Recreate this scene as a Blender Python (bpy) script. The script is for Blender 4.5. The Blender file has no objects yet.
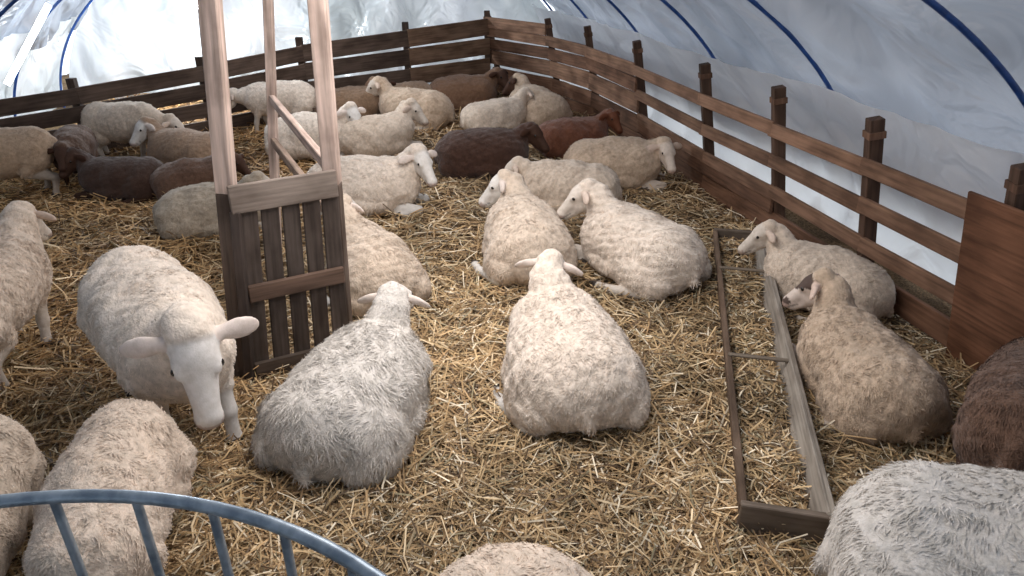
import bpy, bmesh, math, random
import numpy as np
from mathutils import Vector, Matrix, Euler
random.seed(7); rng=np.random.default_rng(7)
scene=bpy.context.scene
col=scene.collection

# ------------------------------------------------------------ helpers
def link(o):
    col.objects.link(o); return o
def snoise(p,freq,seed,n=9):
    r=np.random.default_rng(seed); out=np.zeros(len(p))
    for i in range(n):
        k=r.normal(size=p.shape[1]); k/=np.linalg.norm(k); k*=freq*6.28*r.uniform(.5,1.5)
        out+=np.sin(p@k+r.uniform(0,6.28))
    return out/math.sqrt(n)
def nodes(name):
    m=bpy.data.materials.new(name); m.use_nodes=True
    nt=m.node_tree; nt.nodes.clear()
    out=nt.nodes.new('ShaderNodeOutputMaterial')
    return m,nt,out
def N(nt,t,**kw):
    n=nt.nodes.new(t)
    for k,v in kw.items():
        if k in n.inputs: n.inputs[k].default_value=v
        else: setattr(n,k,v)
    return n
def L(nt,a,b): nt.links.new(a,b)
def ramp(nt,fac,stops):
    r=nt.nodes.new('ShaderNodeValToRGB'); e=r.color_ramp.elements
    while len(e)<len(stops): e.new(.5)
    for i,(p,c) in enumerate(stops):
        e[i].position=p; e[i].color=(*c,1)
    L(nt,fac,r.inputs[0]); return r
def mul(nt,a,b,fac=1.0,mode='MULTIPLY'):
    m=nt.nodes.new('ShaderNodeMix'); m.data_type='RGBA'; m.blend_type=mode
    m.inputs[0].default_value=fac
    L(nt,a,m.inputs[6]); L(nt,b,m.inputs[7]); return m.outputs[2]

# ------------------------------------------------------------ materials
def mat_attr(name,rough=.9,bscale=60,bstr=.4,lo=.7,hi=1.2,nscale=25,sheen=0.0,coord='Object'):
    m,nt,out=nodes(name)
    b=N(nt,'ShaderNodeBsdfPrincipled'); b.inputs['Roughness'].default_value=rough
    b.inputs['Specular IOR Level'].default_value=.2
    if sheen: b.inputs['Sheen Weight'].default_value=sheen; b.inputs['Sheen Roughness'].default_value=.6
    a=N(nt,'ShaderNodeAttribute',attribute_name='Col')
    tc=N(nt,'ShaderNodeTexCoord')
    n=N(nt,'ShaderNodeTexNoise'); n.inputs['Scale'].default_value=nscale; n.inputs['Detail'].default_value=4
    L(nt,tc.outputs[coord],n.inputs[0])
    r=ramp(nt,n.outputs[0],[(.3,(lo,lo,lo*.97)),(.7,(hi,hi,hi))])
    L(nt,mul(nt,a.outputs[0],r.outputs[0]),b.inputs['Base Color'])
    n2=N(nt,'ShaderNodeTexNoise'); n2.inputs['Scale'].default_value=bscale; n2.inputs['Detail'].default_value=3
    L(nt,tc.outputs[coord],n2.inputs[0])
    bp=N(nt,'ShaderNodeBump'); bp.inputs['Strength'].default_value=bstr; bp.inputs['Distance'].default_value=.01
    L(nt,n2.outputs[0],bp.inputs['Height']); L(nt,bp.outputs[0],b.inputs['Normal'])
    L(nt,b.outputs[0],out.inputs[0]); return m
M_wool=mat_attr('fleece_wool',.95,80,.55,.80,1.12,32,.2)
M_skin=mat_attr('sheep_face_hair',.75,150,.15,.88,1.06,40)
M_straw=mat_attr('straw_stalk',.6,30,.1,.75,1.2,8)
def mat_wood(name):
    m,nt,out=nodes(name)
    b=N(nt,'ShaderNodeBsdfPrincipled'); b.inputs['Roughness'].default_value=.75
    b.inputs['Specular IOR Level'].default_value=.25
    a=N(nt,'ShaderNodeAttribute',attribute_name='Col')
    uv=N(nt,'ShaderNodeUVMap'); mp=N(nt,'ShaderNodeMapping'); mp.inputs['Scale'].default_value=(2.5,45,1)
    L(nt,uv.outputs[0],mp.inputs[0])
    n=N(nt,'ShaderNodeTexNoise'); n.inputs['Scale'].default_value=1; n.inputs['Detail'].default_value=6
    L(nt,mp.outputs[0],n.inputs[0])
    r=ramp(nt,n.outputs[0],[(.3,(.6,.58,.56)),(.5,(.95,.93,.9)),(.72,(1.25,1.22,1.2))])
    mp2=N(nt,'ShaderNodeMapping'); mp2.inputs['Scale'].default_value=(3,6,1); L(nt,uv.outputs[0],mp2.inputs[0])
    n2=N(nt,'ShaderNodeTexNoise'); n2.inputs['Scale'].default_value=1; n2.inputs['Detail'].default_value=5
    L(nt,mp2.outputs[0],n2.inputs[0])
    r2=ramp(nt,n2.outputs[0],[(.35,(.55,.52,.50)),(.6,(1.1,1.1,1.1))])
    c=mul(nt,a.outputs[0],r.outputs[0]); c=mul(nt,c,r2.outputs[0])
    L(nt,c,b.inputs['Base Color'])
    bp=N(nt,'ShaderNodeBump'); bp.inputs['Strength'].default_value=.5; bp.inputs['Distance'].default_value=.004
    L(nt,n.outputs[0],bp.inputs['Height']); L(nt,bp.outputs[0],b.inputs['Normal'])
    L(nt,b.outputs[0],out.inputs[0]); return m
M_wood=mat_wood('weathered_timber')
def mat_metal(name,c1,c2,rough=.45,metal=.4,sc=18):
    m,nt,out=nodes(name)
    b=N(nt,'ShaderNodeBsdfPrincipled'); b.inputs['Roughness'].default_value=rough; b.inputs['Metallic'].default_value=metal
    tc=N(nt,'ShaderNodeTexCoord'); n=N(nt,'ShaderNodeTexNoise'); n.inputs['Scale'].default_value=sc; n.inputs['Detail'].default_value=6
    L(nt,tc.outputs['Object'],n.inputs[0])
    r=ramp(nt,n.outputs[0],[(.4,c1),(.62,c2)])
    L(nt,r.outputs[0],b.inputs['Base Color']); L(nt,b.outputs[0],out.inputs[0]); return m
M_feeder=mat_metal('painted_blue_steel',(.22,.28,.35),(.44,.52,.60),.35,.4)
M_hoop=mat_metal('blue_hoop_pipe',(.010,.05,.20),(.02,.08,.30),.35,.0)
def mat_film(name,c_lo,c_hi,trans,sc=(1,1,1),gl=.07,bd=.10,rg=.18):
    m,nt,out=nodes(name)
    tc=N(nt,'ShaderNodeTexCoord'); mp=N(nt,'ShaderNodeMapping'); mp.inputs['Scale'].default_value=sc
    L(nt,tc.outputs['Object'],mp.inputs[0])
    n=N(nt,'ShaderNodeTexNoise'); n.inputs['Scale'].default_value=.9; n.inputs['Detail'].default_value=2; n.inputs['Distortion'].default_value=.5
    L(nt,mp.outputs[0],n.inputs[0])
    r=ramp(nt,n.outputs[0],[(.35,c_lo),(.65,c_hi)])
    n2=N(nt,'ShaderNodeTexNoise'); n2.inputs['Scale'].default_value=1.8; n2.inputs['Detail'].default_value=2.5; n2.inputs['Distortion'].default_value=1.2
    L(nt,mp.outputs[0],n2.inputs[0])
    bp=N(nt,'ShaderNodeBump'); bp.inputs['Strength'].default_value=.8; bp.inputs['Distance'].default_value=bd
    L(nt,n2.outputs[0],bp.inputs['Height'])
    d=N(nt,'ShaderNodeBsdfDiffuse'); t=N(nt,'ShaderNodeBsdfTranslucent'); g=N(nt,'ShaderNodeBsdfGlossy'); g.inputs['Roughness'].default_value=rg
    for s in (d,t): L(nt,r.outputs[0],s.inputs['Color'])
    for s in (d,t,g): L(nt,bp.outputs[0],s.inputs['Normal'])
    m1=N(nt,'ShaderNodeMixShader'); m1.inputs[0].default_value=trans
    L(nt,d.outputs[0],m1.inputs[1]); L(nt,t.outputs[0],m1.inputs[2])
    m2=N(nt,'ShaderNodeMixShader'); m2.inputs[0].default_value=gl
    L(nt,m1.outputs[0],m2.inputs[1]); L(nt,g.outputs[0],m2.inputs[2])
    L(nt,m2.outputs[0],out.inputs[0]); return m
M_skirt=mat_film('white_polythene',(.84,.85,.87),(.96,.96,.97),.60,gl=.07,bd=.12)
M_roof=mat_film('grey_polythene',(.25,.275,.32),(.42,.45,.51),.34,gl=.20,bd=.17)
M_end=mat_film('end_polythene',(.56,.60,.61),(.85,.87,.90),.33,gl=.10,bd=.18)
def mat_floor():
    m,nt,out=nodes('trampled_straw_ground')
    b=N(nt,'ShaderNodeBsdfPrincipled'); b.inputs['Roughness'].default_value=.95; b.inputs['Specular IOR Level'].default_value=.1
    tc=N(nt,'ShaderNodeTexCoord')
    n=N(nt,'ShaderNodeTexNoise'); n.inputs['Scale'].default_value=1.7; n.inputs['Detail'].default_value=6
    L(nt,tc.outputs['Object'],n.inputs[0])
    r=ramp(nt,n.outputs[0],[(.3,(.08,.052,.032)),(.5,(.16,.107,.062)),(.7,(.24,.17,.10))])
    n2=N(nt,'ShaderNodeTexNoise'); n2.inputs['Scale'].default_value=45; n2.inputs['Detail'].default_value=5; n2.inputs['Distortion'].default_value=2
    L(nt,tc.outputs['Object'],n2.inputs[0])
    r2=ramp(nt,n2.outputs[0],[(.35,(.35,.33,.31)),(.6,(1.4,1.35,1.25))])
    L(nt,mul(nt,r.outputs[0],r2.outputs[0]),b.inputs['Base Color'])
    bp=N(nt,'ShaderNodeBump'); bp.inputs['Strength'].default_value=1; bp.inputs['Distance'].default_value=.02
    L(nt,n2.outputs[0],bp.inputs['Height']); L(nt,bp.outputs[0],b.inputs['Normal'])
    L(nt,b.outputs[0],out.inputs[0]); return m
M_floor=mat_floor()
def mat_plain(name,c,rough=.5,emit=None,es=0):
    m,nt,out=nodes(name)
    b=N(nt,'ShaderNodeBsdfPrincipled'); b.inputs['Base Color'].default_value=(*c,1); b.inputs['Roughness'].default_value=rough
    if emit: b.inputs['Emission Color'].default_value=(*emit,1); b.inputs['Emission Strength'].default_value=es
    L(nt,b.outputs[0],out.inputs[0]); return m
M_eye=mat_plain('sheep_eye',(.012,.009,.006),.15)

# ------------------------------------------------------------ mesh from arrays
def mesh_obj(name,verts,faces,mats,colors=None,matidx=None,smooth=False):
    me=bpy.data.meshes.new(name)
    me.from_pydata(np.asarray(verts).tolist(),[],faces)
    for m in mats: me.materials.append(m)
    if colors is not None:
        a=me.color_attributes.new('Col','FLOAT_COLOR','POINT')
        c=np.ones((len(verts),4),dtype=np.float32); c[:,:3]=colors
        a.data.foreach_set('color',c.ravel())
    if matidx is not None: me.polygons.foreach_set('material_index',np.array(matidx,dtype=np.int32))
    if smooth: me.polygons.foreach_set('use_smooth',np.ones(len(faces),dtype=bool))
    me.update()
    return link(bpy.data.objects.new(name,me))

class Boards:
    def __init__(s): s.bm=bmesh.new(); s.uv=s.bm.loops.layers.uv.new('UVMap'); s.c=s.bm.verts.layers.float_color.new('Col')
    def beam(s,p0,p1,w,t,up=(0,0,1),c=(.2,.12,.07),bev=.004):
        """w = size along 'up', t = thickness sideways"""
        p0=Vector(p0);p1=Vector(p1); ax=(p1-p0); Ln=ax.length; ax.normalize()
        up=Vector(up); side=ax.cross(up).normalized(); up2=side.cross(ax).normalized()
        vs=[]; k=random.uniform(.8,1.2); cc=(c[0]*k,c[1]*k,c[2]*k,1)
        for e in (p0,p1):
            for a,b in ((-1,-1),(1,-1),(1,1),(-1,1)):
                v=s.bm.verts.new(e+side*(a*t/2)+up2*(b*w/2)); v[s.c]=cc; vs.append(v)
        off=random.uniform(0,50)
        fs=[(0,3,2,1),(4,5,6,7),(0,1,5,4),(1,2,6,5),(2,3,7,6),(3,0,4,7)]
        newf=[]
        for f in fs:
            fc=s.bm.faces.new([vs[i] for i in f]); newf.append(fc)
            for lp in fc.loops:
                d=lp.vert.co-p0
                lp[s.uv].uv=(d.dot(ax)+off, d.dot(up2)+d.dot(side)*1.0+off*.37)
        if bev:
            ed=set(e for f in newf for e in f.edges)
            bmesh.ops.bevel(s.bm,geom=list(ed),offset=min(bev,t*.3,w*.3),segments=1,affect='EDGES')
    def done(s,name,mat=None):
        me=bpy.data.meshes.new(name); s.bm.normal_update(); s.bm.to_mesh(me); s.bm.free(); me.materials.append(mat or M_wood)
        return link(bpy.data.objects.new(name,me))

# ------------------------------------------------------------ floor
def gh(x,y):
    p=np.stack([np.asarray(x,float),np.asarray(y,float)],1)
    return .018*snoise(p,.45,3)+.008*snoise(p,1.6,4)+.005*snoise(p,4,5)
xs=np.arange(-7.5,5.6,.06); ys=np.arange(-2.6,13,.06)
gx,gy=np.meshgrid(xs,ys); nx,ny=len(xs),len(ys)
V=np.stack([gx.ravel(),gy.ravel(),gh(gx.ravel(),gy.ravel())-.012],1)
idx=np.arange(nx*ny).reshape(ny,nx)
F=np.stack([idx[:-1,:-1],idx[:-1,1:],idx[1:,1:],idx[1:,:-1]],-1).reshape(-1,4).tolist()
mesh_obj('floor',V,F,[M_floor],smooth=True)

# ------------------------------------------------------------ straw
def straw(name,n,sampler,lw=(.04,.21),wd=(.0014,.0038),tint=None,zoff=(0,.035),tilt=.22):
    x,y,z0=sampler(n); n=len(x)
    dist=np.sqrt(x**2+y**2)
    ang=rng.uniform(0,math.pi*2,n); til=rng.normal(0,tilt,n)
    ln=rng.uniform(*lw,n)*(1+.04*dist); w=rng.uniform(*wd,n)*(1+.16*np.clip(dist-2,0,8))
    d=np.stack([np.cos(ang)*np.cos(til),np.sin(ang)*np.cos(til),np.sin(til)],1)
    s=np.stack([-np.sin(ang),np.cos(ang),rng.normal(0,.5,n)],1); s/=np.linalg.norm(s,axis=1)[:,None]
    c=np.stack([x,y,z0+rng.uniform(*zoff,n)+.004+np.abs(np.sin(til))*ln*.35],1)
    bend=np.stack([rng.normal(0,.09,n),rng.normal(0,.09,n),rng.uniform(0,.10,n)],1)*ln[:,None]
    a=c-d*ln[:,None]/2-bend*.5; b=c+d*ln[:,None]/2-bend*.5; m=c+bend*.5
    vs=np.stack([a-s*w[:,None],a+s*w[:,None],m-s*w[:,None],m+s*w[:,None],b-s*w[:,None],b+s*w[:,None]],1).reshape(-1,3)
    base=np.arange(n)*6
    F=[]
    for i in base.tolist():
        F.append((i,i+1,i+3,i+2)); F.append((i+2,i+3,i+5,i+4))
    pal=np.array([(.58,.42,.235),(.46,.31,.165),(.74,.59,.39),(.28,.185,.10),(.14,.095,.06),(.87,.77,.60),(.36,.31,.20)])
    pr=np.array([.24,.22,.13,.16,.12,.08,.05])
    pick=rng.choice(7,n,p=pr)
    cc=pal[pick]*rng.uniform(.75,1.15,(n,1))
    patch=snoise(np.stack([x,y],1),.35,21)+.7*snoise(np.stack([x,y],1),1.3,22)
    cc=cc*np.clip(1.0+.15*patch,.55,1.28)[:,None]
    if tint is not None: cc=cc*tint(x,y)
    return mesh_obj(name,vs,F,[M_straw],colors=np.repeat(cc,6,0))
def tun_inside(x,y):
    o=(x-2.48)*-.970+(y-3.92)*-.243
    return (o>.2)&(o<6.4)
def samp(n):
    u=rng.uniform(0,1,n*2)
    y=.6*(11.5/.6)**(u**.85) ; x=rng.uniform(-1,1,n*2)*(y*.80+.9)
    k=tun_inside(x,y)&(y<10.6); x=x[k][:n]; y=y[k][:n]
    return x,y,gh(x,y)
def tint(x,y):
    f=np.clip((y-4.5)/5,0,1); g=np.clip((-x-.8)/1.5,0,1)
    return np.stack([1-.22*f+.03*g,1-.30*f-.08*g,1-.36*f-.22*g],1)  # warm lamp light on the left painted into the straw; browner towards the back
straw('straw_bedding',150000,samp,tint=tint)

# ------------------------------------------------------------ tunnel
O=np.array([2.48+.34,3.92+.085]); D=np.array([-.243,.970]); Nn=np.array([-.970,-.243]); A=3.62; B=2.32
S0,S1=-6.0,7.9
def tp(s,phi,off=0.0):
    o=A-(A+off)*math.cos(phi); z=(B+off)*math.sin(phi)
    q=O+D*s+Nn*o
    return (q[0],q[1],z)
def film(name,ph0,ph1,nph,mat,seed,amp,base=.05,fold=0):
    ss=np.linspace(S0,S1,360); ph=np.linspace(ph0,ph1,nph)
    P=np.array([[tp(s,p) for p in ph] for s in ss])
    flat=P.reshape(-1,3)
    Sg=np.repeat(ss,nph); Pg=np.tile(ph,len(ss))
    q=np.stack([Sg,Pg*2.6],1)
    q2=np.stack([Sg*1.0+Pg*.9,Pg*2.6*.35],1)
    q3=np.stack([Sg-Pg*1.5,Pg*1.4],1)
    rid=lambda v: 1-2*np.clip(np.abs(v),0,1)
    dsp=amp*(.5*snoise(q,.35,seed)+.30*rid(snoise(q2,.55,seed+1,5))+.20*rid(snoise(q3,.9,seed+2,5))+.06*snoise(q,1.6,seed+3))+base
    if fold: dsp=dsp+fold*rid(snoise(np.stack([Sg+.25*np.sin(Pg*9),Pg*.5],1),1.1,seed+5,4))*(.4+.6*np.clip((ph1-Pg)*6,0,1))
    sc=1+dsp/3.0
    cx=O[0]+Sg*D[0]+Nn[0]*A; cy=O[1]+Sg*D[1]+Nn[1]*A
    flat[:,0]=cx+(flat[:,0]-cx)*sc; flat[:,1]=cy+(flat[:,1]-cy)*sc; flat[:,2]=flat[:,2]*(1+(dsp)/3.0)
    idx=np.arange(len(flat)).reshape(len(ss),nph)
    F=np.stack([idx[:-1,:-1],idx[:-1,1:],idx[1:,1:],idx[1:,:-1]],-1).reshape(-1,4).tolist()
    return mesh_obj(name,flat,F,[mat],smooth=True)
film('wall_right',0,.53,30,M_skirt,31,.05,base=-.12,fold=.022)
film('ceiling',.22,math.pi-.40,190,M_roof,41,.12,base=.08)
film('wall_left',math.pi-.50,math.pi,24,M_end,51,.06,fold=.02)
def endwall(name,s):
    vs=[];F=[]; n=90; m=34
    for i in range(n+1):
        phi=math.pi*i/n
        o=A-A*math.cos(phi); zt=B*math.sin(phi)
        for j in range(m+1):
            z=zt*j/m
            q=O+D*(s+.05*math.sin(o*7+z*4)+.03*math.sin(o*13-z*6+1)+.015*math.sin(o*29))+Nn*o
            vs.append((q[0],q[1],-.05+(zt+.05+.03)*j/m))
    for i in range(n):
        for j in range(m):
            a=i*(m+1)+j; F.append((a,a+1,a+m+2,a+m+1))
    return mesh_obj(name,vs,F,[M_end],smooth=True)
endwall('wall_back',S1-.02); endwall('wall_front',S0+.02)
def tube(name,pts,r,mat,cyc=False,res=4):
    cu=bpy.data.curves.new(name,'CURVE'); cu.dimensions='3D'; cu.bevel_depth=r; cu.bevel_resolution=res; cu.use_fill_caps=True
    sp=cu.splines.new('POLY'); sp.points.add(len(pts)-1); sp.use_cyclic_u=cyc
    for i,p in enumerate(pts): sp.points[i].co=(*p,1)
    o=bpy.data.objects.new(name,cu); cu.materials.append(mat); link(o)
    for s in cu.splines: s.use_smooth=True
    return o
for k in range(-3,6):
    s=-.69+1.62*k
    if s>S1-.2: break
    tube('tunnel_hoop',[tp(s,math.pi*i/72,-.03) for i in range(73)],.0145,M_hoop)

# ------------------------------------------------------------ right fence
tops=[(2.95,.2),(2.72,1.15),(2.50,2.05),(2.26,3.0),(2.03,3.92),(1.81,4.86),(1.55,5.84),(1.23,7.26),(.87,8.58),(.45,9.45),(-.35,10.45)]
def fp(i,z,inn=0):
    x,y=tops[i]; k=1-z/1.1
    return Vector((x+.2*k-.97*inn,y+.05*k-.243*inn,z))
BR=(.165,.088,.055); BR2=(.24,.14,.092)
f=Boards()
for i in range(len(tops)):
    f.beam(fp(i,-.1),fp(i,1.11),.075,.08,up=(0,1,0),c=(.085,.05,.035))
    f.beam(fp(i,1.0),fp(i,1.04),.09,.095,up=(0,1,0),c=(.16,.09,.06),bev=.002)
def rail(z,w,i0,i1,c,inn=.055,t=.030):
    for i in range(i0,i1):
        a=fp(i,z,inn);b=fp(i+1,z+random.uniform(-.012,.012),inn); d=(b-a).normalized()*.02
        f.beam(a-d,b+d,w,t,c=c)
for z,w in ((.83,.095),(.59,.095),(.35,.095)):
    rail(z,w,0,7,BR2)
rail(.12,.15,0,6,BR)
rail(.09,.17,5,10,BR); rail(.285,.17,5,10,BR,.06); 
rail(.50,.19,7,10,BR2); rail(.84,.12,7,10,BR2); rail(.69,.14,7,10,BR)
rail(.98,.14,9,10,BR2)
f.done('timber_fence')
f=Boards()
a=fp(3,.46,.09); b=fp(2,.46,.09); a=a+(a-b).normalized()*.18
f.beam(a,b,.98,.02,up=(-.18,-.05,.98),c=(.19,.09,.052))
f.done('plywood_panel')
# ------------------------------------------------------------ back fence
pl=[(-.35,10.45,1.04),(-1.4,9.75,.96),(-2.6,9.0,.86),(-3.45,8.05,.77),(-4.35,7.1,.70),(-5.0,6.35,.68)]
f=Boards()
for x,y,h in pl: f.beam((x,y,-.1),(x,y,h+.08),.07,.08,up=(0,1,0),c=(.06,.04,.03))
for i in range(len(pl)-1):
    x0,y0,h0=pl[i];x1,y1,h1=pl[i+1]
    d=Vector((x1-x0,y1-y0,0)).normalized(); n=Vector((d.y,-d.x,0)); 
    if n.y>0: n=-n
    for fr,w in ((.11,.22),(.37,.22),(.63,.22),(.88,.22)):
        f.beam(Vector((x0,y0,h0*fr))+n*.06,Vector((x1,y1,h1*fr))+n*.06,w*(h0+h1)/2,.028,c=(.10,.07,.055) if i else (.19,.12,.08))
f.done('timber_fence')

# ------------------------------------------------------------ gate & posts
f=Boards()
PK=(.60,.48,.43)
def lerp(a,b,t): return a+(b-a)*t
LB,LT=Vector((-1.38,3.0,-.05)),Vector((-1.185,3.0,1.95))
RB,RT=Vector((-.90,3.25,-.05)),Vector((-.83,3.25,1.95))
f.beam(LB,lerp(LB,LT,.52),.075,.075,up=(0,1,0),c=(.13,.10,.085)); f.beam(lerp(LB,LT,.52),LT,.075,.075,up=(0,1,0),c=PK)  # lit upper half of the post painted paler, lower half darker
f.beam(RB,lerp(RB,RT,.50),.075,.075,up=(0,1,0),c=(.13,.10,.085)); f.beam(lerp(RB,RT,.50),RT,.075,.075,up=(0,1,0),c=PK)  # right post: same lit top and darker lower half put into the colour
f.beam(LT+Vector((-.1,0,0)),RT+Vector((.1,0,0)),.09,.08,c=PK)
f.done('timber_post_frame')
f=Boards()
def gp(u,z):
    zl=(z+.05)/2.0
    return lerp(lerp(LB,LT,zl),lerp(RB,RT,zl),u)
gn=Vector((.25,-.5,0)).normalized()
for u in (.16,.355,.55,.745,.93):
    dz=random.uniform(-.02,.02)
    f.beam(gp(u,.02)+gn*.06,gp(u,.95+dz)+gn*.06,.080,.022,up=(.9,.45,0),c=(.11,.088,.078))
f.beam(gp(.0,.975)+gn*.085,gp(1.0,.975)+gn*.085,.13,.025,c=(.25,.21,.185))
f.beam(gp(.10,.50)+gn*.085,gp(1.0,.50)+gn*.085,.085,.025,c=(.16,.105,.08))
f.beam(gp(.10,.07)+gn*.085,gp(1.0,.07)+gn*.085,.09,.025,c=(.11,.085,.07))
f.beam(gp(.05,.0)+gn*.08,gp(.05,.92)+gn*.08,.045,.045,up=(0,1,0),c=(.07,.055,.05))
f.done('timber_gate')
f=Boards()
B0,B1=Vector((-1.70,4.65,-.05)),Vector((-1.47,4.65,1.95))
f.beam(B0,B1,.055,.055,up=(0,1,0),c=PK)
f.beam(lerp(B0,B1,.56),lerp(RB,RT,.53),.06,.035,c=PK)
f.beam(lerp(B0,B1,.42),lerp(RB,RT,.40),.06,.035,c=(.4,.3,.24))
f.done('timber_side_rail')

# ------------------------------------------------------------ trough
TF=np.array([1.585,4.60]); TN=np.array([.985,1.90])
td=(TN-TF)/np.linalg.norm(TN-TF); ts=np.array([-td[1],td[0]])
if ts[0]<0: ts=-ts
def tq(u,w,z):
    q=TF+(TN-TF)*u+ts*w; return Vector((q[0],q[1],z))
f=Boards(); hw=.145
GY=(.33,.30,.265); BW=(.15,.105,.075)
f.beam(tq(0,-(hw-.01),.075),tq(1,-(hw-.01),.075),.17,.03,up=(-ts[0]*.12,-ts[1]*.12,1),c=BW)
f.beam(tq(0,(hw-.025),.085),tq(1,(hw-.025),.085),.20,.022,up=(ts[0]*.35,ts[1]*.35,1),c=GY)
f.beam(tq(-.002,hw+.012,.172),tq(1.002,hw+.012,.172),.014,.03,c=(.36,.33,.29))
for u in (0,1):
    f.beam(tq(u,-hw-.01,.085),tq(u,hw+.03,.085),.17,.03,c=(.17,.14,.115))
for u in (.24,.62):
    f.beam(tq(u,-hw,.165),tq(u,hw,.165),.014,.025,c=(.18,.15,.12))
f.beam(tq(0,0,.02),tq(1,0,.02),.02,.25,c=BW)
f.done('feed_trough')
def samp_t(n):
    u=rng.uniform(.02,.98,n); w=rng.uniform(-.115,.095,n)
    q=TF[None]+(TN-TF)[None]*u[:,None]+ts[None]*w[:,None]
    return q[:,0],q[:,1],np.full(n,.07)+.02*np.sin(u*30)
straw('straw_in_trough',9000,samp_t,lw=(.03,.11),zoff=(-.03,.035),tilt=.2)

# ------------------------------------------------------------ bale ring feeder
par=bpy.data.objects.new('round_bale_feeder',None); link(par)
cx,cy,R=-.80,.065,.955
def ring(z,r,nm):
    o=tube(nm,[(cx+R*math.cos(2*math.pi*i/96),cy+R*math.sin(2*math.pi*i/96),z) for i in range(96)],r,M_feeder,True); o.parent=par
ring(1.05,.0130,'top_ring'); ring(.55,.012,'middle_ring'); ring(.03,.015,'base_ring')
for i in range(38):
    a=math.radians(90+4.5+i*360/38)
    p=(cx+R*math.cos(a),cy+R*math.sin(a))
    o=tube('bar_%d'%i,[(p[0],p[1],.03),(p[0],p[1],1.05)],.009,M_feeder); o.parent=par

# ------------------------------------------------------------ sheep
def rotm(yaw,pitch,roll=0):
    return np.array(Matrix.Rotation(yaw,3,'Z')@Matrix.Rotation(pitch,3,'Y')@Matrix.Rotation(roll,3,'X'))
I3=np.eye(3)
def sd(p,pr):
    if pr[0]=='e':
        _,c,r,Rm,_t=pr; q=(p-c)@Rm; r=np.asarray(r)
        k0=np.linalg.norm(q/r,axis=1); k1=np.linalg.norm(q/r**2,axis=1)+1e-9
        return k0*(k0-1)/k1
    _,a,b,ra,rb,_t=pr; ab=b-a; t=np.clip(((p-a)@ab)/(ab@ab),0,1)
    return np.linalg.norm(p-(a+t[:,None]*ab),axis=1)-(ra+(rb-ra)*t)
def field(p,prims,k):
    ds=np.stack([sd(p,q) for q in prims],1)
    mn=ds.min(1); 
    return mn-k*np.log(np.exp(-(ds-mn[:,None])/k).sum(1)), ds
ico=bmesh.new(); bmesh.ops.create_icosphere(ico,subdivisions=3,radius=1)
IV=np.array([v.co[:] for v in ico.verts]); IF=[tuple(v.index for v in fc.verts) for fc in ico.faces]; ico.free()
v3=lambda *a: np.array(a,float)

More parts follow.
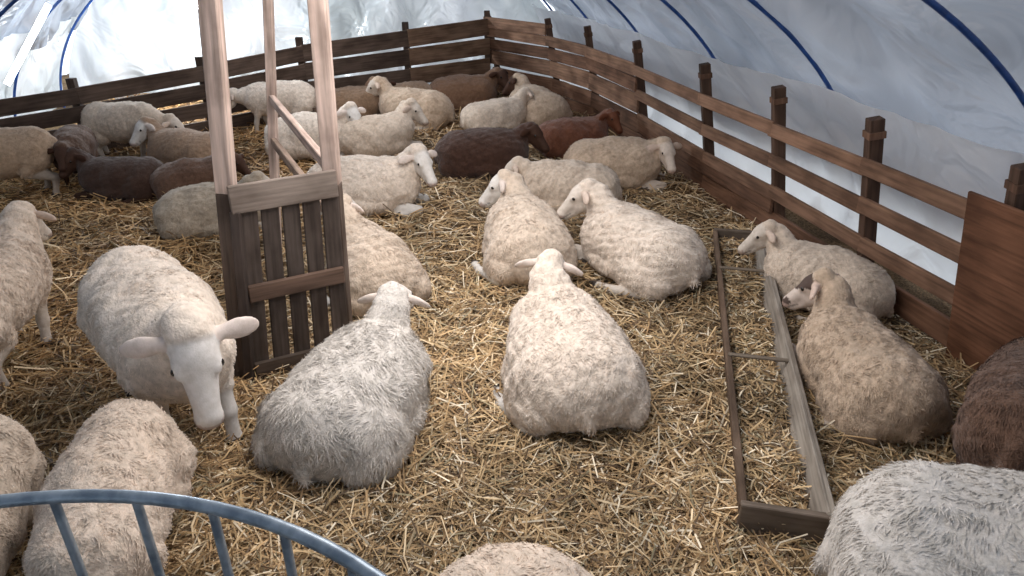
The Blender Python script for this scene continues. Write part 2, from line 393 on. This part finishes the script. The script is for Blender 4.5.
def sheep(x,y,hd,sc=1.0,pose='lie',wool=(.60,.50,.40),face=None,hyaw=0,hpitch=32,hb=None,det=2,side=1,dirt=.7,spots=False,seed=0,legc=None,fat=1.0,tuftl=1.0,neck=0,hs=1.22,nt=None):
    r=np.random.default_rng(100+seed)
    wool=np.array(wool); face=np.array(face if face is not None else wool*.5+np.array((.64,.60,.56))*.5)
    legc=np.array(legc if legc is not None else face*.85)
    P=[]
    nyaw=math.radians(neck)
    if pose=='lie':
        W=fat
        P+=[('e',v3(0,0,.24),(.47,.31*W,.26),I3,'w'),('e',v3(-.24,0,.23),(.27,.32*W,.24),I3,'w'),
            ('e',v3(.23,0,.26),(.27,.27*W,.24),I3,'w'),('e',v3(-.22,.21*W,.15),(.24,.14,.16),I3,'w'),('e',v3(-.22,-.21*W,.15),(.24,.14,.16),I3,'w'),
            ('e',v3(.02,0,.14),(.42,.33*W,.15),I3,'w')]
        h=hb or (.55,0,.51)
        nb=v3(.33,0,.31); L0=h[0]-.33
        hbp=v3(.33+L0*math.cos(nyaw),L0*math.sin(nyaw),h[2])
        for s in (1,-1):
            P+=[('c',v3(.28,.16*s,.10),v3(.53,.15*s,.07),.065,.042,'l'),('c',v3(.53,.15*s,.065),v3(.37,.20*s,.035),.038,.03,'l'),('c',v3(.37,.20*s,.035),v3(.33,.21*s,.03),.033,.03,'h')]
        s=side
        P+=[('c',v3(-.36,.27*s,.08),v3(-.12,.37*s,.045),.05,.032,'l'),('c',v3(-.12,.37*s,.045),v3(.02,.39*s,.035),.03,.03,'l'),('c',v3(.03,.39*s,.035),v3(.07,.39*s,.03),.035,.028,'h')]
        P+=[('c',v3(-.44,0,.30),v3(-.50,0,.16),.055,.035,'w')]
    else:
        W=fat
        P+=[('e',v3(0,0,.52),(.46,.25*W,.235),I3,'w'),('e',v3(-.27,0,.52),(.24,.24*W,.225),I3,'w'),
            ('e',v3(.25,0,.51),(.25,.215*W,.235),I3,'w'),('e',v3(.02,0,.44),(.36,.23*W,.19),I3,'w')]
        hbp=v3(*(hb or (.66,0,.66))); nb=v3(.34,0,.55)
        st=.05*side
        for s in (1,-1):
            a=st*s
            P+=[('c',v3(.27,.12*s,.42),v3(.29+a*.5,.12*s,.31),.09,.045,'w'),('c',v3(.29+a*.5,.12*s,.32),v3(.30+a,.12*s,.19),.041,.034,'l'),('c',v3(.30+a,.12*s,.19),v3(.29+a*1.5,.12*s,.05),.030,.027,'l'),('c',v3(.29+a*1.5,.12*s,.045),v3(.315+a*1.5,.12*s,.018),.031,.034,'h')]
            P+=[('c',v3(-.31,.11*s,.44),v3(-.23,.13*s,.34),.14,.09,'w'),('c',v3(-.24,.13*s,.32),v3(-.40-a,.12*s,.23),.08,.040,'l'),('c',v3(-.40-a,.12*s,.23),v3(-.36-a,.12*s,.05),.035,.028,'l'),('c',v3(-.36-a,.12*s,.045),v3(-.33-a,.12*s,.018),.032,.034,'h')]
        P+=[('c',v3(-.47,0,.58),v3(-.53,0,.38),.05,.03,'w')]
    Rh=rotm(math.radians(hyaw),math.radians(hpitch))
    def H(a,b,c): return hbp+Rh@(v3(a,b,c)*hs)
    q=lambda *a: tuple(np.array(a)*hs)
    et={2:.0115,1:.0135,0:.017}[det]
    P+=[('c',nb,H(-.060,0,-.035),.165,.084,'w')]
    P+=[('e',H(.015,0,.012),q(.078,.060,.062),Rh,'f'),('e',H(-.032,0,.030),q(.056,.054,.050),Rh,'w'),
        ('c',H(.06,0,.004),H(.188,0,-.036),.048*hs,.032*hs,'f'),('e',H(.055,0,-.040),q(.062,.048,.048),Rh,'f'),
        ('c',H(.06,0,-.060),H(.180,0,-.072),.035*hs,.021*hs,'f'),('e',H(.205,0,-.048),q(.023,.031,.025),Rh,'n')]
    for s in (1,-1):
        P+=[('e',H(.062,.044*s,.022),q(.030,.016,.016),Rh,'f'),('e',H(.195,.018*s,-.044),q(.020,.014,.020),Rh,'n')]
        b0=H(-.008,.056*s,.018); t1=H(-.020,.108*s,.006)
        P+=[('c',b0,t1,.018*hs,.014*hs,'E')]
        Re=Rh@rotm(math.radians(4*s),0,math.radians(-20*s))@np.array(Matrix.Rotation(math.radians(35),3,'Y'))
        P+=[('e',H(-.016,.122*s,.002),q(.030,.054,et),Re,'E')]
    vs=[];F=[];n=0
    for q_ in P:
        if q_[0]=='e':
            vs.append((IV*np.asarray(q_[2]))@q_[3].T+q_[1]); F+=[tuple(i+n for i in f) for f in IF]; n+=len(IV)
        else:
            for t in np.linspace(0,1,5):
                vs.append(IV*(q_[3]+(q_[4]-q_[3])*t)+(q_[1]+(q_[2]-q_[1])*t)); F+=[tuple(i+n for i in f) for f in IF]; n+=len(IV)
    me=bpy.data.meshes.new('t'); me.from_pydata(np.concatenate(vs).tolist(),[],F)
    ob=bpy.data.objects.new('t',me); col.objects.link(ob)
    md=ob.modifiers.new('r','REMESH'); md.mode='VOXEL'; md.voxel_size={2:.0100,1:.0135,0:.019}[det]
    dg=bpy.context.evaluated_depsgraph_get(); dg.update()
    ev=ob.evaluated_get(dg).to_mesh()
    nv=len(ev.vertices); p=np.empty(nv*3,np.float32); ev.vertices.foreach_get('co',p); p=p.reshape(-1,3).astype(float)
    faces=[tuple(pp.vertices) for pp in ev.polygons]
    ob.evaluated_get(dg).to_mesh_clear(); bpy.data.objects.remove(ob); bpy.data.meshes.remove(me)
    k=.009; e=.003
    for it in range(3):
        f0,ds=field(p,P,k)
        g=np.stack([field(p+v3(*d)*e,P,k)[0]-f0 for d in ((1,0,0),(0,1,0),(0,0,1))],1)/e
        gl=np.linalg.norm(g,axis=1)[:,None]+1e-6; g=g/gl
        p=p-g*np.clip(f0/np.clip(gl[:,0],.5,2),-.02,.02)[:,None]
    nrm=g
    f0,ds=field(p,P,k); near=ds.argmin(1); tags=np.array([q_[-1] for q_ in P])
    tg=tags[near]
    dw=ds[:,tags=='w'].min(1); do=ds[:,tags!='w'].min(1)
    wmask=np.clip((do-dw)/.02+.5,0,1)
    amp=.010*snoise(p,1.9,seed*3+1,8)+.0055*snoise(p,5.0,seed*3+2,10)+.0036*snoise(p,14.0,seed*3+3,10)
    p=p+nrm*((amp+.006)*wmask)[:,None]
    if pose=='lie': p[:,2]=np.maximum(p[:,2],.004)
    C=np.zeros((nv,3)); C[:]=wool
    patch=snoise(p,1.1,seed+50,6)+.45*snoise(p,3.5,seed+51,6)
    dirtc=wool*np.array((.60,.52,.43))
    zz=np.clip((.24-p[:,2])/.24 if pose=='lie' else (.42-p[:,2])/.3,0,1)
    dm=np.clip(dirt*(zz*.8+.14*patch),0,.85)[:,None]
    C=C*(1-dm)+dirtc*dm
    Cf=np.zeros((nv,3)); Cf[:]=face
    Cf[tg=='l']=legc; Cf[tg=='h']=(.05,.04,.035); Cf[tg=='n']=face*np.array((.68,.58,.56))
    Cf[tg=='E']=face*np.array((.95,.86,.82))
    hl=(p-hbp)@Rh/hs
    isf=(tg=='f')
    for s in (1,-1):
        nost=(np.sqrt((hl[:,0]-.216)**2+(hl[:,1]-.016*s)**2+(hl[:,2]+.040)**2)<.0085); Cf[nost]=(.04,.03,.03)
    mouth=(np.abs(hl[:,2]+.064+.05*(hl[:,0]-.19))<.004)&(hl[:,0]>.14)&(tg!='w'); Cf[mouth]=face*.4
    if spots:
        sp=(snoise(p,5.0,seed+9,8)>.9)&isf; Cf[sp]=(.10,.07,.06)
    C=C*wmask[:,None]+Cf*(1-wmask[:,None])
    allv=[p]; allc=[C]; mi=[0 if wmask[f[0]]>.5 else 1 for f in faces]
    FF=list(faces); n=nv
    for s in (1,-1):
        c=H(.066,.0525*s,.020); ev_=IV[:]*.0130*hs+c; allv.append(ev_); allc.append(np.full((len(IV),3),.01)); FF+=[tuple(i+n for i in f) for f in IF]; mi+=[2]*len(IF); n+=len(IV)
    nt=nt or {2:24000,1:11000,0:3500}[det]
    fa=np.array([f[:3] for f in faces]); fw=wmask[fa].mean(1)>.6
    fa=fa[fw]; pa,pb,pc=p[fa[:,0]],p[fa[:,1]],p[fa[:,2]]
    ar=np.linalg.norm(np.cross(pb-pa,pc-pa),axis=1); ar/=ar.sum()
    ch=r.choice(len(fa),nt,p=ar)
    u=r.uniform(0,1,(nt,1)); v=r.uniform(0,1,(nt,1))
    b=pa[ch]+(pb[ch]-pa[ch])*u+(pc[ch]-pa[ch])*v
    nm=nrm[fa[ch][:,0]]; cc=C[fa[ch][:,0]]
    lf=np.stack([snoise(b,4.5,seed+70),snoise(b,4.5,seed+71),snoise(b,4.5,seed+72)],1)
    t=v3(-.3,0,-.7)+.65*lf+r.normal(0,.35,(nt,3)); t-=nm*(t*nm).sum(1)[:,None]; t/=np.linalg.norm(t,axis=1)[:,None]+1e-6
    sd_=np.cross(nm,t)
    hz={2:1.0,1:1.25,0:1.8}[det]
    # shorter wool on the head
    hd_=np.linalg.norm(b-hbp,axis=1); short=np.clip((hd_-.08)/.15,.35,1)
    l=(r.uniform(.020,.042,nt)*tuftl*(.8+.2*hz)*short)[:,None]; w=(r.uniform(.0012,.0030,nt)*hz)[:,None]; lift=(r.uniform(.08,.50,nt))[:,None]
    b0=b-nm*.003
    qv=np.stack([b0-sd_*w,b0+sd_*w,b0+t*l*.55-sd_*w*.8+nm*l*lift*.5,b0+t*l*.55+sd_*w*.8+nm*l*lift*.5,b0+t*l+nm*l*lift*.45],1).reshape(-1,3)
    qv[:,2]=np.maximum(qv[:,2],.003)
    lock=np.clip(1+.075*snoise(b,8.0,seed+80)[:,None],.7,1.2)
    allv.append(qv); allc.append(np.repeat(cc*lock*r.uniform(.82,1.13,(nt,1)),5,0))
    for i in range(n,n+nt*5,5): FF.append((i,i+1,i+3,i+2)); FF.append((i+2,i+3,i+4))
    mi+=[0]*(2*nt)
    o=mesh_obj('sheep',np.concatenate(allv),FF,[M_wool,M_skin,M_eye],colors=np.concatenate(allc),matidx=mi,smooth=True)
    o.location=(x,y,-.012); o.rotation_euler=(0,0,math.radians(hd)); o.scale=(sc,)*3
    return o

CR=(.77,.67,.58); GR=(.70,.66,.62); WM=(.79,.66,.55); TN_=(.56,.43,.32); DK=(.065,.033,.022); RD=(.16,.06,.032); BE=(.66,.55,.45)
FW=(.78,.75,.72)
S=[
 dict(x=-.70,y=2.56,hd=74,sc=.87,wool=GR,fat=1.08,det=2,hyaw=8,hpitch=18,tuftl=1.6,side=1,face=FW),
 dict(x=.27,y=2.88,hd=98,wool=CR,fat=1.06,sc=.90,det=2,hyaw=-25,hpitch=22,side=1,face=FW),
 dict(x=.84,y=4.22,hd=126,wool=CR,det=2,hyaw=45,sc=.90,neck=20),
 dict(x=.09,y=4.38,hd=100,wool=BE,det=1,hyaw=70,neck=20,face=FW,sc=.88),
 dict(x=.46,y=5.50,hd=172,wool=BE,det=1,sc=.82,hb=(.52,0,.42)),
 dict(x=.90,y=6.15,hd=-8,wool=TN_,det=1,hyaw=-65,neck=-20,face=(.7,.6,.52),sc=.86,hb=(.54,0,.44)),
 dict(x=-1.22,y=5.50,hd=-4,wool=CR,det=1,hyaw=-45,neck=-10,side=-1,face=FW,sc=.90),
 dict(x=-.88,y=3.98,hd=118,wool=BE,det=2,hyaw=-50,neck=10,sc=.80,hb=(.52,0,.56),face=FW),
 dict(x=-2.28,y=5.0,hd=15,wool=(.46,.39,.31),det=1,sc=.76,neck=-30),
 dict(x=-3.1,y=6.6,hd=165,wool=(.34,.23,.155),det=0,hyaw=60,face=FW,dirt=1,sc=.80),
 dict(x=-4.30,y=5.75,hd=205,pose='stand',wool=(.50,.36,.25),det=0,dirt=1.2,hb=(.66,0,.5),sc=.82),
 dict(x=-3.85,y=6.95,hd=-5,pose='stand',wool=BE,det=0,hb=(.64,0,.50),sc=.78,dirt=1),
 dict(x=-3.35,y=5.85,hd=185,wool=DK,det=1,face=DK,hyaw=60,sc=.70),
 dict(x=-2.62,y=3.10,hd=98,pose='stand',wool=WM,det=2,hb=(.62,0,.74),sc=.86),
 dict(x=-1.74,y=1.60,hd=-70,pose='stand',wool=BE,det=2,hb=(.62,0,.3),hpitch=60,sc=.82),
 dict(x=-1.28,y=1.70,hd=-76,pose='stand',wool=WM,det=2,hb=(.60,0,.3),hpitch=60,sc=.80,fat=.85),
 dict(x=-1.55,y=2.67,hd=-50,pose='stand',wool=(.86,.75,.65),det=2,hb=(.56,0,.66),hpitch=55,hyaw=-14,face=(.80,.77,.75),sc=1.02,fat=.92,tuftl=.7,dirt=.25,hs=1.38),
 dict(x=.03,y=1.19,hd=-84,wool=WM,det=2,side=-1,fat=1.0,sc=.88),
 dict(x=1.57,y=1.49,hd=-18,wool=GR,det=2,sc=1.10,fat=1.08),
 dict(x=1.98,y=2.20,hd=50,pose='stand',wool=(.16,.09,.06),det=2,face=DK,sc=.80,hb=(.5,0,.42),hyaw=-50),
 dict(x=1.65,y=2.78,hd=96,wool=TN_,det=2,hyaw=40,neck=5,face=(.70,.60,.54),spots=True,sc=.82,fat=.90),
 dict(x=1.88,y=3.78,hd=135,wool=BE,det=1,hyaw=35,sc=.74),
 dict(x=-.28,y=6.5,hd=0,wool=(.070,.033,.022),det=1,face=DK,hyaw=-30,sc=.86,hb=(.54,0,.48)),
 dict(x=.62,y=7.2,hd=10,wool=RD,det=0,face=RD,sc=.75,hyaw=-60),
 dict(x=.30,y=8.5,hd=120,wool=TN_,det=0,face=DK,hyaw=40,sc=.88),
 dict(x=-.2,y=8.1,hd=30,wool=BE,det=0,sc=.78),
 dict(x=-.65,y=9.3,hd=0,wool=(.20,.11,.065),det=0,face=DK,hyaw=-40,sc=.9),
 dict(x=-1.15,y=8.4,hd=160,wool=TN_,det=0,hyaw=30,sc=.9),
 dict(x=-1.40,y=7.2,hd=40,wool=BE,det=0,sc=.82,hyaw=-60),
 dict(x=-2.0,y=8.6,hd=10,wool=(.25,.16,.10),det=0,face=DK,hyaw=-60,sc=.85),
 dict(x=-2.65,y=8.1,hd=190,pose='stand',wool=CR,det=0,hb=(.64,0,.55),sc=.78),
 dict(x=-2.1,y=7.15,hd=0,wool=CR,det=0,hyaw=-50,face=FW,sc=.86),
 dict(x=-3.95,y=6.2,hd=-70,pose='stand',wool=(.12,.065,.04),det=0,face=DK,sc=.68,hb=(.6,0,.6)),
 dict(x=-1.35,y=9.1,hd=-150,wool=(.30,.2,.13),det=0,face=(.2,.12,.08),sc=.8),
 dict(x=-2.75,y=5.85,hd=20,wool=(.13,.07,.045),det=0,face=DK,sc=.66,hyaw=-40,hb=(.54,0,.44)),
]
for i,s in enumerate(S): sheep(seed=i,**s)

# ------------------------------------------------------------ lamps
def glow_strip(name,a,b,r,es):
    m=mat_plain(name+'_glow',(1,1,1),.5,(.85,.93,1),es)
    return tube(name,[a,b],r,m)
glow_strip('bright_seam',(-5.16,7.33,.68),(-4.80,7.80,1.40),.03,14)  # glowing strip added in place of a bright seam in the film
def area(name,loc,rot,sz,e,c,szy=None):
    l=bpy.data.lights.new(name,'AREA'); l.energy=e; l.color=c; l.size=sz
    if szy: l.shape='RECTANGLE'; l.size_y=szy
    o=bpy.data.objects.new(name,l); o.location=loc; o.rotation_euler=rot; return link(o)
area('roof_fill',(-.3,3.2,2.12),(0,0,math.radians(14)),1.3,72,(1,.93,.88),3.0)  # added area light standing in for daylight through the film, no fixture
area('roof_fill_far',(-1.5,7.2,2.1),(0,0,math.radians(14)),1.6,32,(1,.95,.92),2.6)  # second added fill light for the far end, no fixture
l=bpy.data.lights.new('flood','POINT'); l.energy=210; l.color=(.9,.96,1); l.shadow_soft_size=.12
o=bpy.data.objects.new('floodlight_beam',l); o.location=(-3.9,9.2,1.30); link(o)
f=Boards()
f.beam((-4.02,9.42,1.30),(-3.80,9.42,1.30),.16,.05,c=(.05,.05,.05))
f.beam((-3.91,9.46,-.0),(-3.91,9.46,1.3),.05,.05,up=(0,1,0),c=(.1,.08,.06))
f.done('floodlight',mat_plain('lamp_white',(.8,.8,.8),.4,(.9,.96,1),12))
w=bpy.data.worlds.new('World'); scene.world=w; w.use_nodes=True
bg=w.node_tree.nodes['Background']; bg.inputs[0].default_value=(.86,.93,1,1); bg.inputs[1].default_value=1.9

# ------------------------------------------------------------ camera
cam=bpy.data.cameras.new('cctv'); cam.sensor_width=36; cam.lens=36*700/1024
co=bpy.data.objects.new('camera',cam); co.location=(0,0,2.0); co.rotation_euler=(math.radians(90-26.43),0,0); link(co)
scene.camera=co
scene.view_settings.view_transform='Standard'
scene.view_settings.exposure=0
